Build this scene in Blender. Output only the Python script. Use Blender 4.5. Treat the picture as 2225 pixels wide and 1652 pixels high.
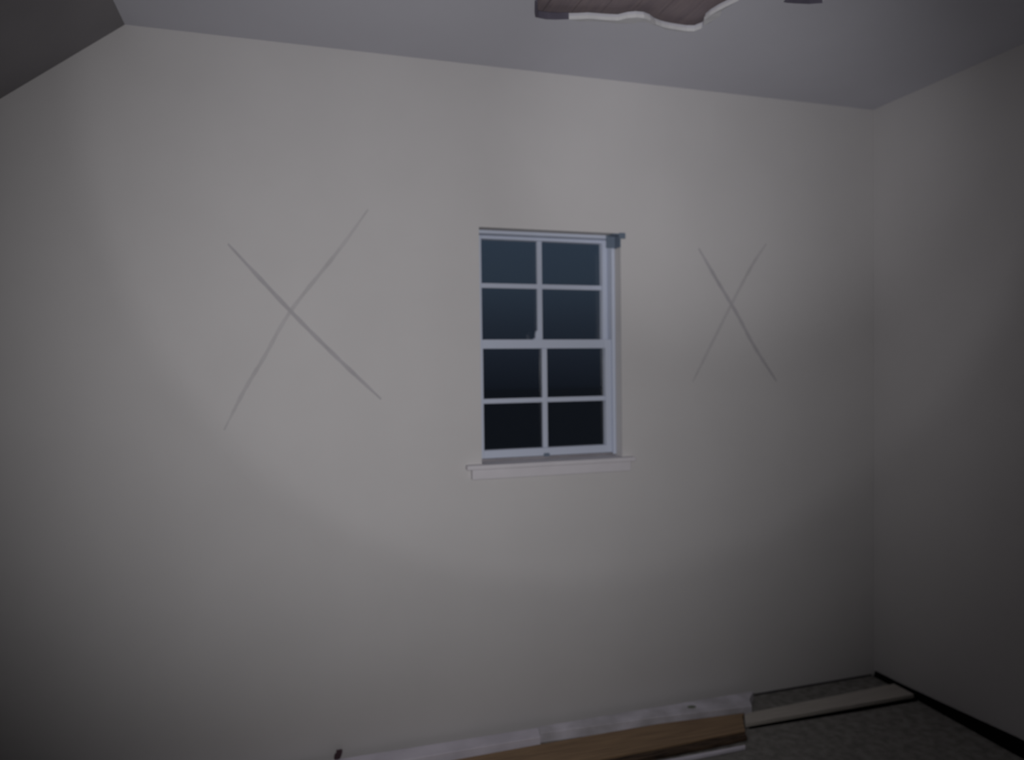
import bpy, bmesh, math, random
from mathutils import Vector, Matrix, geometry
random.seed(4)
for o in list(bpy.data.objects): bpy.data.objects.remove(o)
S = bpy.context.scene
C = S.collection
PI = math.pi

# ------------------------------------------------------------ camera
F_PX, PITCH, ROLL, YAW, DIST, EYE = 1578.0, -0.0213, -0.0117, 0.2994, 2.5317, 1.3686
cd = bpy.data.cameras.new('camera'); cam = bpy.data.objects.new('camera', cd); C.objects.link(cam)
cd.sensor_width = 36; cd.lens = F_PX / 2225 * 36; cd.clip_start = 0.02; cd.clip_end = 300
cy, sy, cp, sp = math.cos(YAW), math.sin(YAW), math.cos(PITCH), math.sin(PITCH)
fwd = Vector((sy*cp, cy*cp, sp)); rt = Vector((cy, -sy, 0)); up = rt.cross(fwd)
r2 = rt*math.cos(ROLL) + up*math.sin(ROLL); u2 = -rt*math.sin(ROLL) + up*math.cos(ROLL)
M = Matrix((r2, u2, -fwd)).transposed().to_4x4(); M.translation = Vector((0, -DIST, EYE)); cam.matrix_world = M
cd.dof.use_dof = True; cd.dof.focus_distance = 1.4; cd.dof.aperture_fstop = 2.3
S.camera = cam

# ------------------------------------------------------------ world: night sky seen through the window
w = bpy.data.worlds.new('world'); S.world = w; w.use_nodes = True
nt = w.node_tree; nt.nodes.clear()
out = nt.nodes.new('ShaderNodeOutputWorld'); bg = nt.nodes.new('ShaderNodeBackground')
tc = nt.nodes.new('ShaderNodeTexCoord'); sx = nt.nodes.new('ShaderNodeSeparateXYZ')
mr = nt.nodes.new('ShaderNodeMapRange'); mr.inputs['From Min'].default_value = -0.12; mr.inputs['From Max'].default_value = 0.18
cr = nt.nodes.new('ShaderNodeValToRGB'); e = cr.color_ramp.elements
e[0].position = 0; e[0].color = (0.0032, 0.0042, 0.0070, 1)
e[1].position = 1; e[1].color = (0.026, 0.039, 0.060, 1)
for p, c in ((0.22, (0.0042, 0.0056, 0.0088)), (0.42, (0.0095, 0.013, 0.0205)), (0.58, (0.014, 0.020, 0.031)), (0.78, (0.022, 0.033, 0.050))):
    k = e.new(p); k.color = (*c, 1)
L = nt.links.new
L(tc.outputs['Generated'], sx.inputs[0]); L(sx.outputs['Z'], mr.inputs['Value']); L(mr.outputs[0], cr.inputs[0])
L(cr.outputs[0], bg.inputs[0]); L(bg.outputs[0], out.inputs[0]); bg.inputs[1].default_value = 1.0

# ------------------------------------------------------------ lights: the torch held beside the camera, and a faint added fill lamp behind
def spot(name, loc, target, power, angle, blend, size, col):
    l = bpy.data.lights.new(name, 'SPOT'); l.energy = power; l.spot_size = math.radians(angle); l.spot_blend = blend
    l.shadow_soft_size = size; l.color = col
    o = bpy.data.objects.new(name, l); C.objects.link(o); o.location = loc
    o.rotation_euler = (Vector(target) - Vector(loc)).to_track_quat('-Z', 'Y').to_euler()
    return o
TP = (0.04, -2.43, 1.375)
spot('torch_wide', TP, (0.5801, 0, 1.4804), 87.37, 91.36, 1.0, 0.012, (1.0, 0.985, 1.0))
spot('torch_core', TP, (1.6559, 0, 2.225), 45.9799, 36.74, 1.0, 0.012, (1.0, 0.99, 1.02))
spot('torch_ring', TP, (0.95, 0, 2.13), 8.0, 70.5, 0.16, 0.012, (1.0, 0.985, 1.0))
ar = bpy.data.lights.new('rear_fill', 'AREA'); ar.shape = 'RECTANGLE'; ar.size = 0.8; ar.size_y = 1.9; ar.energy = 0.15; ar.color = (1, 0.95, 0.92)
ao = bpy.data.objects.new('rear_fill', ar); C.objects.link(ao); ao.location = (-0.9, -4.25, 1.1); ao.rotation_euler = (PI/2, 0, 0)

S.view_settings.view_transform = 'Standard'; S.view_settings.look = 'None'
S.view_settings.exposure = 0.0; S.view_settings.gamma = 1.0; S.view_settings.use_curve_mapping = False

# ------------------------------------------------------------ materials
def mat(name, col, rough=0.8, noise=0.0, scale=6.0, col2=None, bump=0.0, bscale=200, stretch=None, spec=0.3, metal=0.0):
    m = bpy.data.materials.new(name); m.use_nodes = True; n = m.node_tree.nodes; b = n['Principled BSDF']
    b.inputs['Base Color'].default_value = (*col, 1); b.inputs['Roughness'].default_value = rough
    b.inputs['Specular IOR Level'].default_value = spec; b.inputs['Metallic'].default_value = metal
    t = n.new('ShaderNodeTexCoord'); mp = n.new('ShaderNodeMapping'); k = m.node_tree.links.new
    k(t.outputs['Object'], mp.inputs[0])
    if stretch: mp.inputs['Scale'].default_value = stretch
    if noise or col2:
        ns = n.new('ShaderNodeTexNoise'); ns.inputs['Scale'].default_value = scale; ns.inputs['Detail'].default_value = 6
        rp = n.new('ShaderNodeValToRGB'); k(mp.outputs[0], ns.inputs[0]); k(ns.outputs[0], rp.inputs[0])
        c2 = col2 or tuple(c*(1-noise) for c in col)
        rp.color_ramp.elements[0].position = 0.35; rp.color_ramp.elements[1].position = 0.65
        rp.color_ramp.elements[0].color = (*c2, 1); rp.color_ramp.elements[1].color = (*col, 1)
        k(rp.outputs[0], b.inputs['Base Color'])
    if bump:
        nb = n.new('ShaderNodeTexNoise'); nb.inputs['Scale'].default_value = bscale; nb.inputs['Detail'].default_value = 4
        bp = n.new('ShaderNodeBump'); bp.inputs['Strength'].default_value = bump; bp.inputs['Distance'].default_value = 0.002
        k(mp.outputs[0], nb.inputs[0]); k(nb.outputs[0], bp.inputs['Height']); k(bp.outputs[0], b.inputs['Normal'])
    return m
M_wall = mat('wall_paint', (0.60, 0.585, 0.585), 0.85, 0.035, 3.0, bump=0.15)
M_ceil = mat('ceiling_paint', (0.61, 0.61, 0.665), 0.9, 0.03, 3.0, bump=0.2)
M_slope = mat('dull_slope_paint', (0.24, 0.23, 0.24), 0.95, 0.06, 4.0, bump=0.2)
M_rear = mat('low_bounce_rear_wall', (0.16, 0.15, 0.15), 0.9, 0.05, 4.0)  # unseen walls, coloured dark to cut bounce light
M_floor = mat('worn_subfloor', (0.30, 0.29, 0.27), 0.95, 0.35, 30, bump=0.6, bscale=120)
M_vinyl = mat('white_vinyl', (0.53, 0.575, 0.69), 0.4, spec=0.4)
M_sill = mat('sill_paint', (0.66, 0.635, 0.67), 0.6, 0.05, 10)
M_greysill = mat('grey_sill', (0.30, 0.285, 0.31), 0.9, 0.2, 25)  # plain mid grey, darker than the sill paint
M_white = mat('scuffed_white_paint', (0.84, 0.80, 0.90), 0.6, col2=(0.68, 0.65, 0.73), scale=7, bump=0.2)
M_whitew = mat('worn_white_paint', (0.82, 0.79, 0.88), 0.6, col2=(0.55, 0.53, 0.57), scale=9, bump=0.2)
M_beige = mat('bare_pale_wood', (0.56, 0.52, 0.47), 0.7, 0.15, 5, stretch=(2, 30, 30))
M_brown = mat('brown_wood', (0.38, 0.255, 0.15), 0.75, col2=(0.27, 0.18, 0.11), scale=3, stretch=(2, 30, 30), bump=0.3)
M_dkbrown = mat('shaded_dark_wood', (0.13, 0.085, 0.055), 0.9, col2=(0.03, 0.02, 0.015), scale=6, stretch=(2, 20, 20), bump=0.4)
M_black = mat('black_gap_and_shadow', (0.006, 0.006, 0.006), 0.95, spec=0.05)  # black for the floor gap and the painted shadow under the pale board
M_gap = mat('dark_gap', (0.07, 0.065, 0.07), 0.95, 0.3, 20)
M_lath = mat('old_lath_wood', (0.33, 0.27, 0.28), 0.9, col2=(0.27, 0.225, 0.245), scale=5, stretch=(18, 2, 18), bump=0.4)
M_dkedge = mat('shaded_recess_edge', (0.13, 0.12, 0.16), 0.9, 0.2, 20)  # shade of the ceiling recess put into the edge colour
M_core = mat('torn_plaster', (0.74, 0.74, 0.76), 0.95, 0.1, 20, bump=0.4)
M_mark = mat('grey_stroke', (0.46, 0.445, 0.465), 0.9, 0.10, 12)
M_markf = mat('faint_grey_stroke', (0.52, 0.505, 0.515), 0.9, 0.10, 12)
M_slate = mat('slate_metal', (0.14, 0.18, 0.24), 0.6, metal=0.0, spec=0.4)
M_dark = mat('dark_rag', (0.11, 0.065, 0.08), 0.95, 0.4, 40)
M_night = mat('night_ground', (0.16, 0.13, 0.12), 1.0, 0.1, 1)
g = bpy.data.materials.new('window_glass'); g.use_nodes = True; n = g.node_tree.nodes; n.clear()
go = n.new('ShaderNodeOutputMaterial'); mx = n.new('ShaderNodeMixShader'); tr = n.new('ShaderNodeBsdfTransparent'); gl = n.new('ShaderNodeBsdfGlossy')
fr = n.new('ShaderNodeFresnel'); fr.inputs['IOR'].default_value = 1.35; gl.inputs['Roughness'].default_value = 0.02; k = g.node_tree.links.new
k(fr.outputs[0], mx.inputs[0]); k(tr.outputs[0], mx.inputs[1]); k(gl.outputs[0], mx.inputs[2]); k(mx.outputs[0], go.inputs[0]); M_glass = g

# ------------------------------------------------------------ helpers
def bx(bm, x0, x1, y0, y1, z0, z1, bev=0.0):
    r = bmesh.ops.create_cube(bm, size=1)
    for v in r['verts']:
        v.co = Vector(((x0+x1)/2 + v.co.x*(x1-x0), (y0+y1)/2 + v.co.y*(y1-y0), (z0+z1)/2 + v.co.z*(z1-z0)))
    if bev:
        es = list({ed for v in r['verts'] for ed in v.link_edges})
        bmesh.ops.bevel(bm, geom=es, offset=bev, segments=2, affect='EDGES', profile=0.5)
def prism(bm, poly, z0, z1, axis='z', holes=(), bev=0.0):
    """extrude a 2-D polygon (with holes) between two levels along an axis"""
    def P(a, b, c):
        return Vector((a, b, c)) if axis == 'z' else (Vector((a, c, b)) if axis == 'y' else Vector((c, a, b)))
    loops = [list(poly)] + [list(h) for h in holes]
    flat = [p for l in loops for p in l]
    tris = geometry.tessellate_polygon([[Vector((p[0], p[1], 0)) for p in l] for l in loops])
    a = [bm.verts.new(P(p[0], p[1], z0)) for p in flat]; b = [bm.verts.new(P(p[0], p[1], z1)) for p in flat]
    for t in tris:
        bm.faces.new([a[i] for i in t]); bm.faces.new([b[i] for i in reversed(t)])
    s = 0
    for l in loops:
        for i in range(len(l)):
            j = (i+1) % len(l); bm.faces.new((a[s+i], a[s+j], b[s+j], b[s+i]))
        s += len(l)
    bmesh.ops.recalc_face_normals(bm, faces=bm.faces)
    if bev:
        ob = [ed for ed in bm.edges if len(ed.link_faces) == 2 and ed.calc_face_angle(0) > 0.6]
        bmesh.ops.bevel(bm, geom=ob, offset=bev, segments=2, affect='EDGES', profile=0.5)
def obj(name, bm, m, parent=None):
    bmesh.ops.recalc_face_normals(bm, faces=bm.faces)
    me = bpy.data.meshes.new(name); bm.to_mesh(me); bm.free(); me.materials.append(m)
    o = bpy.data.objects.new(name, me); C.objects.link(o)
    if parent: o.parent = parent; o.matrix_parent_inverse = Matrix.Translation(-parent.location)
    return o
def box(name, m, *a, parent=None, bev=0.0):
    bm = bmesh.new(); bx(bm, *a, bev=bev); return obj(name, bm, m, parent)
def struct(o): o['kind'] = 'structure'; return o
def tag(o, label, cat, group=None):
    o['label'] = label; o['category'] = cat
    if group: o['group'] = group
    return o
def empty(name, loc):
    o = bpy.data.objects.new(name, None); C.objects.link(o); o.location = loc; o.empty_display_size = 0.05; return o

# ------------------------------------------------------------ room shell
XR, XL, YB, H = 2.413, -2.07, -4.30, 2.44
XS, SL = -0.465, 0.7715                                   # where the ceiling starts to slope, and its slope
ZK = H - (XS - XL)*SL                                     # knee wall height
WX0, WX1, WZ0, WZ1 = 0.664, 1.2207, 1.011, 1.8632
bm = bmesh.new()
prism(bm, [(XL-.1, -0.1), (XR+.1, -0.1), (XR+.1, H+.1), (XS-.04, H+.1), (XL-.1, ZK+.02)], 0.0, 0.14, 'y',
      holes=[[(WX0, WZ0-.02), (WX0, WZ1), (WX1, WZ1), (WX1, WZ0-.02)]])
struct(obj('wall_back', bm, M_wall))
struct(box('wall_right', M_wall, XR, XR+.1, YB-.1, -0.0005, -0.1, H+.1))
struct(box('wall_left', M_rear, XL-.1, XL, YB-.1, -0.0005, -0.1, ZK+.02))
bm = bmesh.new()
prism(bm, [(XL-.1, 0), (XR+.1, 0), (XR+.1, H+.1), (XS-.04, H+.1), (XL-.1, ZK)], YB-.1, YB, 'y',
      holes=[[(-1.32, 0.0005), (-1.32, 2.03 - 0.28), (-0.48, 2.03), (-0.48, 0.0005)]])
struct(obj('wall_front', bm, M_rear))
struct(box('floor', M_floor, XL-.1, XR+.1, YB-.9, 0.0, -0.1, 0))
# hallway recess behind the camera closes the doorway
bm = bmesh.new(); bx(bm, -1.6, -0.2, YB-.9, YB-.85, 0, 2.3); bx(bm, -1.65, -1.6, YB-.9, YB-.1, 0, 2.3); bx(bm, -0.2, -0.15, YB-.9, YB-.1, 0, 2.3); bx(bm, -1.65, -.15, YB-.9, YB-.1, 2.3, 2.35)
struct(obj('wall_hall', bm, M_rear))

# flat ceiling with two torn-away patches
rim = [(0.717,-.493),(0.742,-.425),(0.752,-.402),(0.785,-.401),(0.816,-.406),(0.850,-.418),(0.876,-.426),(0.905,-.438),(0.938,-.442),(0.975,-.447),(1.000,-.452),
       (1.022,-.474),(1.045,-.486),(1.070,-.488),(1.095,-.480),(1.122,-.462),(1.150,-.452),(1.180,-.447),(1.210,-.446),(1.245,-.446),(1.270,-.452),(1.283,-.478),(1.279,-.500),(1.262,-.530),(1.262,-.560),(1.268,-.592),(1.280,-.630),(1.292,-.665)]
far = [(1.31,-.78),(1.25,-.90),(1.12,-.96),(0.98,-.93),(0.86,-.97),(0.74,-.88),(0.69,-.74),(0.705,-.60)]
hole1 = rim + far
hole2 = [(1.425,-.715),(1.432,-.690),(1.465,-.694),(1.505,-.702),(1.540,-.718),(1.57,-.80),(1.60,-.93),(1.52,-.99),(1.43,-.90),(1.41,-.79)]
bm = bmesh.new()
prism(bm, [(XS, 0.0), (XS, YB), (XR, YB), (XR, 0.0)], H, H+.014, 'z', holes=[hole1, hole2])
ceil = struct(obj('ceiling', bm, M_ceil))
bm = bmesh.new()
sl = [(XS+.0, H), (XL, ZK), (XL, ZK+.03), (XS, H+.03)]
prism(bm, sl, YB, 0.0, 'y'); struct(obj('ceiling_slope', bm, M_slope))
# boards above the ceiling, seen through the holes
for i in range(16):
    x0 = 0.42 + i*0.0905
    o = box('lath_board', M_lath, x0, x0+0.086, -1.25, -0.2, H+.030 + .002*random.random(), H+.045, parent=ceil)
for y in (-1.2, -0.23):
    box('joist', M_lath, 0.40, 1.90, y-.03, y+.03, H+.0145, H+.03, parent=ceil)
# ragged white paper round the large hole; dark lips paint the recess shade
def lip(pts, ws, name, m=None):
    bm = bmesh.new(); n = len(pts); rows = []
    for i, (x, y) in enumerate(pts):
        a = Vector(pts[max(i-1, 0)]); b = Vector(pts[min(i+1, n-1)]); t = (b-a).normalized(); nr = Vector((-t.y, t.x))   # towards the outside
        wd = ws[i]; c = Vector((x, y))
        p0 = c - nr*0.004; p1 = c + nr*wd
        rows.append([bm.verts.new((p0.x, p0.y, H-.007)), bm.verts.new((p1.x, p1.y, H-.0015)), bm.verts.new((p1.x, p1.y, H-.0003)), bm.verts.new((p0.x, p0.y, H+(.0145 if m else .004)))])
    for i in range(n-1):
        for q in range(4): bm.faces.new((rows[i][q], rows[i+1][q], rows[i+1][(q+1) % 4], rows[i][(q+1) % 4]))
    bm.faces.new(rows[0]); bm.faces.new(list(reversed(rows[-1])))
    o = obj(name, bm, m or M_core, ceil); o['label'] = 'dark strip painting recess shade at torn edge' if m else 'torn white paper edge'; return o
lw = [.006,.020,.028,.020,.022,.030,.044,.050,.040,.022,.012,.008,.016,.014,.016,.012,.004]
lip(rim[5:22], lw, 'torn_edge')
lip(rim[0:6], [.004, .006, .008, .010, .008, .004], 'torn_edge', M_dkedge)
lip(hole2[0:5], [.003, .005, .006, .005, .003], 'torn_edge', M_dkedge)
lip(rim[22:28], [0.012, 0.034, 0.036, 0.014, 0.008, 0.004], 'torn_edge')

# right wall: black strip standing in for the floor gap; back wall: thin dark one
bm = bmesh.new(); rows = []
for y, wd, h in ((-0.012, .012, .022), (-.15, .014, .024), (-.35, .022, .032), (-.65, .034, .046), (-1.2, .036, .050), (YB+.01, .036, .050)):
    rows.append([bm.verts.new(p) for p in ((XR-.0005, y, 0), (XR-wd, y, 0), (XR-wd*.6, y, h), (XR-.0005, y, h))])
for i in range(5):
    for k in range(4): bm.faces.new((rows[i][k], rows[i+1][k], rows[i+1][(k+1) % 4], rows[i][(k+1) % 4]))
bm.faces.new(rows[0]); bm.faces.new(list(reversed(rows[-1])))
struct(obj('gap_strip_right', bm, M_black))
struct(box('gap_strip_back', M_gap, -2.0, XR-.016, -0.005, -0.0002, 0.0, 0.006))

# ------------------------------------------------------------ window
win = struct(empty('window_1', ((WX0+WX1)/2, 0, WZ0)))
def wpart(name, m, *boxes, parent=win, bev=0.0015):
    bm = bmesh.new()
    for b in boxes: bx(bm, *b, bev=bev)
    if parent is win: return obj(name, bm, m, win)
    o = obj(name, bm, m, None); o.parent = parent; return o
# frame of the window set back in the wall
wpart('window_frame', M_vinyl, (WX0, WX0+.0022, .05, .135, WZ0+.004, WZ1), (WX1-.013, WX1, .052, .135, WZ0+.004, WZ1),
      (WX0, WX1, .052, .135, WZ1-.012, WZ1), (WX0, WX1, .098, .135, WZ0, WZ0+.022))
wpart('sill_track', M_greysill, (WX0+.0002, WX1-.0002, .056, .0975, WZ0-.001, WZ0+.0095), bev=.001)['label'] = 'grey sill track'
IX0, IX1 = WX0+.013, WX1-.013
ZM = 1.446
def sash(name, y, z0, z1, bot, top, zm, xm, stile, cut=0.0):
    s = wpart(name, M_vinyl, (IX0-cut, IX0-cut+stile, y-.014, y+.014, z0, z1), (IX1-stile, IX1, y-.014, y+.014, z0, z1),
              (IX0-cut+stile, IX1-stile, y-.014, y+.014, z0, z0+bot), (IX0-cut+stile, IX1-stile, y-.014, y+.014, z1-top, z1))
    m = wpart('muntin', M_vinyl, (xm-.0095, xm+.0095, y-.008, y+.008, z0+bot, z1-top), (IX0-cut+stile, IX1-stile, y-.0075, y+.0075, zm-.009, zm+.009), parent=s)
    p = wpart('pane', M_glass, (IX0-cut+stile-.003, IX1-stile+.003, y+.009, y+.012, z0+bot-.003, z1-top+.003), parent=s, bev=0)
    return s
up_s = sash('upper_sash', .109, ZM-.010, WZ1-.012, .026, .012, 1.6660, .929, .020)
lo_s = sash('lower_sash', .076, WZ0+.010, ZM+.016, .030, .034, 1.2330, .934, .024, 0.0105)
# lock on the meeting rail
bm = bmesh.new(); bx(bm, .893, .925, .064, .088, ZM+.0155, ZM+.022, bev=.002)
prism(bm, [(.899, ZM+.018), (.917, ZM+.018), (.914, ZM+.044), (.909, ZM+.051), (.902, ZM+.049), (.898, ZM+.036)], .068, .080, 'y')
obj('sash_lock', bm, M_vinyl, win)
bm = bmesh.new(); bx(bm, .922, .944, .048, .0618, WZ0+.008, WZ0+.020, bev=.003)
o = obj('lift_tab', bm, M_slate, win); o['label'] = 'small dark tab'
# stool with ears and the apron under it
bm = bmesh.new()
prism(bm, [(.602, -.036), (1.262, -.036), (1.262, -.0003), (WX1-.0002, -.0003), (WX1-.0002, .052), (WX0+.0002, .052), (WX0+.0002, -.0003), (.602, -.0003)], WZ0-.017, WZ0, 'z', bev=.004)
obj('window_stool', bm, M_sill, win)
bm = bmesh.new(); bx(bm, .622, 1.245, -.026, -.0003, WZ0-.053, WZ0-.017, bev=.003)
obj('window_apron', bm, M_sill, win)

# blind bracket in the top right corner of the opening
br = empty('blind_bracket', (1.205, 0.02, WZ1-.05))
tag(br, 'small slate-grey metal bracket in top right corner of the window opening', 'bracket')
bm = bmesh.new(); bx(bm, 1.2165, 1.2203, -.004, .046, WZ1-.052, WZ1-.001, bev=.0008); bx(bm, 1.180, 1.2165, .040, .044, WZ1-.050, WZ1-.002, bev=.0008)
obj('side_plate', bm, M_slate, br)
bm = bmesh.new(); bx(bm, 1.188, 1.2165, -.003, .046, WZ1-.006, WZ1-.001, bev=.0008); bx(bm, 1.214, 1.239, -.007, -.0008, WZ1-.020, WZ1+.002, bev=.0015)
obj('top_plate', bm, M_slate, br)

# ------------------------------------------------------------ the two crossed marks
def stroke(name, pts, w0, m, parent, y):
    # smooth ribbon through the points (Catmull-Rom), slightly raised, tapering at both ends
    P = [Vector((a, b)) for a, b in pts]; P = [P[0]*2-P[1]] + P + [P[-1]*2-P[-2]]; S2 = []
    for i in range(1, len(P)-2):
        for s in range(10):
            t = s/10; a, b, c, d = P[i-1:i+3]
            S2.append(0.5*((2*b) + (c-a)*t + (2*a-5*b+4*c-d)*t*t + (-a+3*b-3*c+d)*t**3))
    S2.append(P[-2]); bm = bmesh.new(); rows = []; n = len(S2)
    for i, p in enumerate(S2):
        t = (S2[min(i+1, n-1)]-S2[max(i-1, 0)]).normalized(); nr = Vector((-t.y, t.x)); u = i/(n-1)
        wd = w0*0.5*(0.45+0.55*min(1, 6*u, 6*(1-u)))*(1+.12*math.sin(i*1.7))
        a, b = p+nr*wd, p-nr*wd
        rows.append([bm.verts.new((a.x, -0.0001, a.y)), bm.verts.new((a.x, y, a.y)), bm.verts.new((b.x, y, b.y)), bm.verts.new((b.x, -0.0001, b.y))])
    for i in range(n-1):
        for q in range(4): bm.faces.new((rows[i][q], rows[i+1][q], rows[i+1][(q+1) % 4], rows[i][(q+1) % 4]))
    bm.faces.new(rows[0]); bm.faces.new(list(reversed(rows[-1])))
    return obj(name, bm, m, parent)
x1 = tag(empty('cross_mark', (0.011, 0, 1.557)), 'larger faint grey X of two long strokes on wall left of the window', 'wall mark', 'X marks on the wall')
stroke('stroke', [(-.178,1.771),(.011,1.557),(.157,1.403),(.307,1.254)], .0135, M_mark, x1, -.0010)
stroke('stroke', [(.273,1.906),(.171,1.761),(.014,1.557),(-.072,1.405),(-.138,1.292),(-.201,1.166)], .0125, M_markf, x1, -.0006)
x2 = tag(empty('cross_mark', (1.73, 0, 1.6)), 'narrower faint grey X of two strokes on wall right of the window', 'wall mark', 'X marks on the wall')
stroke('stroke', [(1.559,1.819),(1.636,1.703),(1.73,1.566),(1.816,1.427),(1.919,1.288)], .014, M_mark, x2, -.0010)
stroke('stroke', [(1.873,1.849),(1.807,1.762),(1.72,1.622),(1.623,1.455),(1.529,1.292)], .0125, M_markf, x2, -.0006)

# ------------------------------------------------------------ boards on the floor
def board(name, poly, z0, z1, m, bev=.002, parent=None):
    bm = bmesh.new(); prism(bm, poly, z0, z1, 'z', bev=bev); return obj(name, bm, m, parent)
o = board('white_board', [(-.75,-.008),(.855,-.038),(.840,-.104),(-.75,-.098)], 0, .037, M_white)
tag(o, 'white painted board against the wall, left one under the window', 'board', 'loose boards on the floor')
o = board('white_board', [(.8560,-.030),(1.778,-.034),(1.72,-.090),(1.695,-.140),(1.30,-.104),(.8475,-.078)], 0, .036, M_whitew)
tag(o, 'scuffed white board against the wall, right one with slanted end behind brown plank', 'board', 'loose boards on the floor')
st = bmesh.new(); bmesh.ops.create_circle(st, cap_ends=True, segments=14, radius=.012)
for v in st.verts: v.co.x *= 1.5; v.co += Vector((1.47, -.075, .0363))
s = obj('stain', st, mat('green_stain', (0.24, 0.27, 0.20), 0.8, 0.3, 60), o); s['label'] = 'small dull green stain'
bp = empty('brown_plank', (1.1, -.22, 0)); tag(bp, 'bare brown wooden plank lying in front of the white boards', 'plank', 'loose boards on the floor')
board('plank', [(-.4,-.135),(.84,-.120),(1.30,-.122),(1.655,-.150),(1.632,-.170),(1.575,-.268),(-.4,-.290)], 0, .020, M_brown, parent=bp)
board('shaded_edge', [(-.4,-.2905),(1.30,-.2745),(1.42,-.270),(1.574,-.2685),(1.562,-.300),(1.50,-.304),(1.40,-.308),(-.4,-.325)], 0, .015, M_dkbrown, parent=bp)['label'] = 'front edge with shade painted dark'  # front face coloured dark for shade the torch would not give
o = board('trim_strip', [(.0,-.332),(1.20,-.336),(1.528,-.338),(1.518,-.352),(1.20,-.354),(.0,-.350)], 0, .012, M_white, bev=.003)
tag(o, 'thin white trim strip lying along front of the brown plank', 'trim strip', 'loose boards on the floor')
pb = empty('pale_board', (2.0, -.19, 0)); tag(pb, 'long pale wooden board reaching from brown plank to right wall', 'board', 'loose boards on the floor')
board('plank', [(1.700,-.158),(2.3885,-.134),(2.3885,-.236),(1.606,-.226),(1.640,-.172),(1.660,-.160)], .006, .022, M_beige, parent=pb)
board('shadow_strip', [(1.66,-.17),(2.388,-.15),(2.388,-.252),(2.1,-.248),(1.62,-.2295)], 0, .006, M_black, bev=0, parent=pb)['label'] = 'black strip painting the shadow under the front edge'  # black strip in place of the shadow line below the board
# little dark scrap on the left board
bm = bmesh.new(); bmesh.ops.create_icosphere(bm, subdivisions=3, radius=1)
for v in bm.verts:
    d = 1 + .25*math.sin(5*v.co.x+2*v.co.z)*math.cos(4*v.co.y+1); v.co = Vector((v.co.x*.012*d+.142+.006*v.co.z, v.co.y*.013*d-.022, (max(v.co.z, -.75)+.75)*.016*d+.0372))
o = obj('rag_scrap', bm, M_dark); tag(o, 'tiny dark reddish scrap on the left white board by the wall', 'scrap')

# ------------------------------------------------------------ outside: dark ground far below
bm = bmesh.new(); bx(bm, -80, 80, 0.6, 120, -3.2, -3.0); struct(obj('ground', bm, M_night))
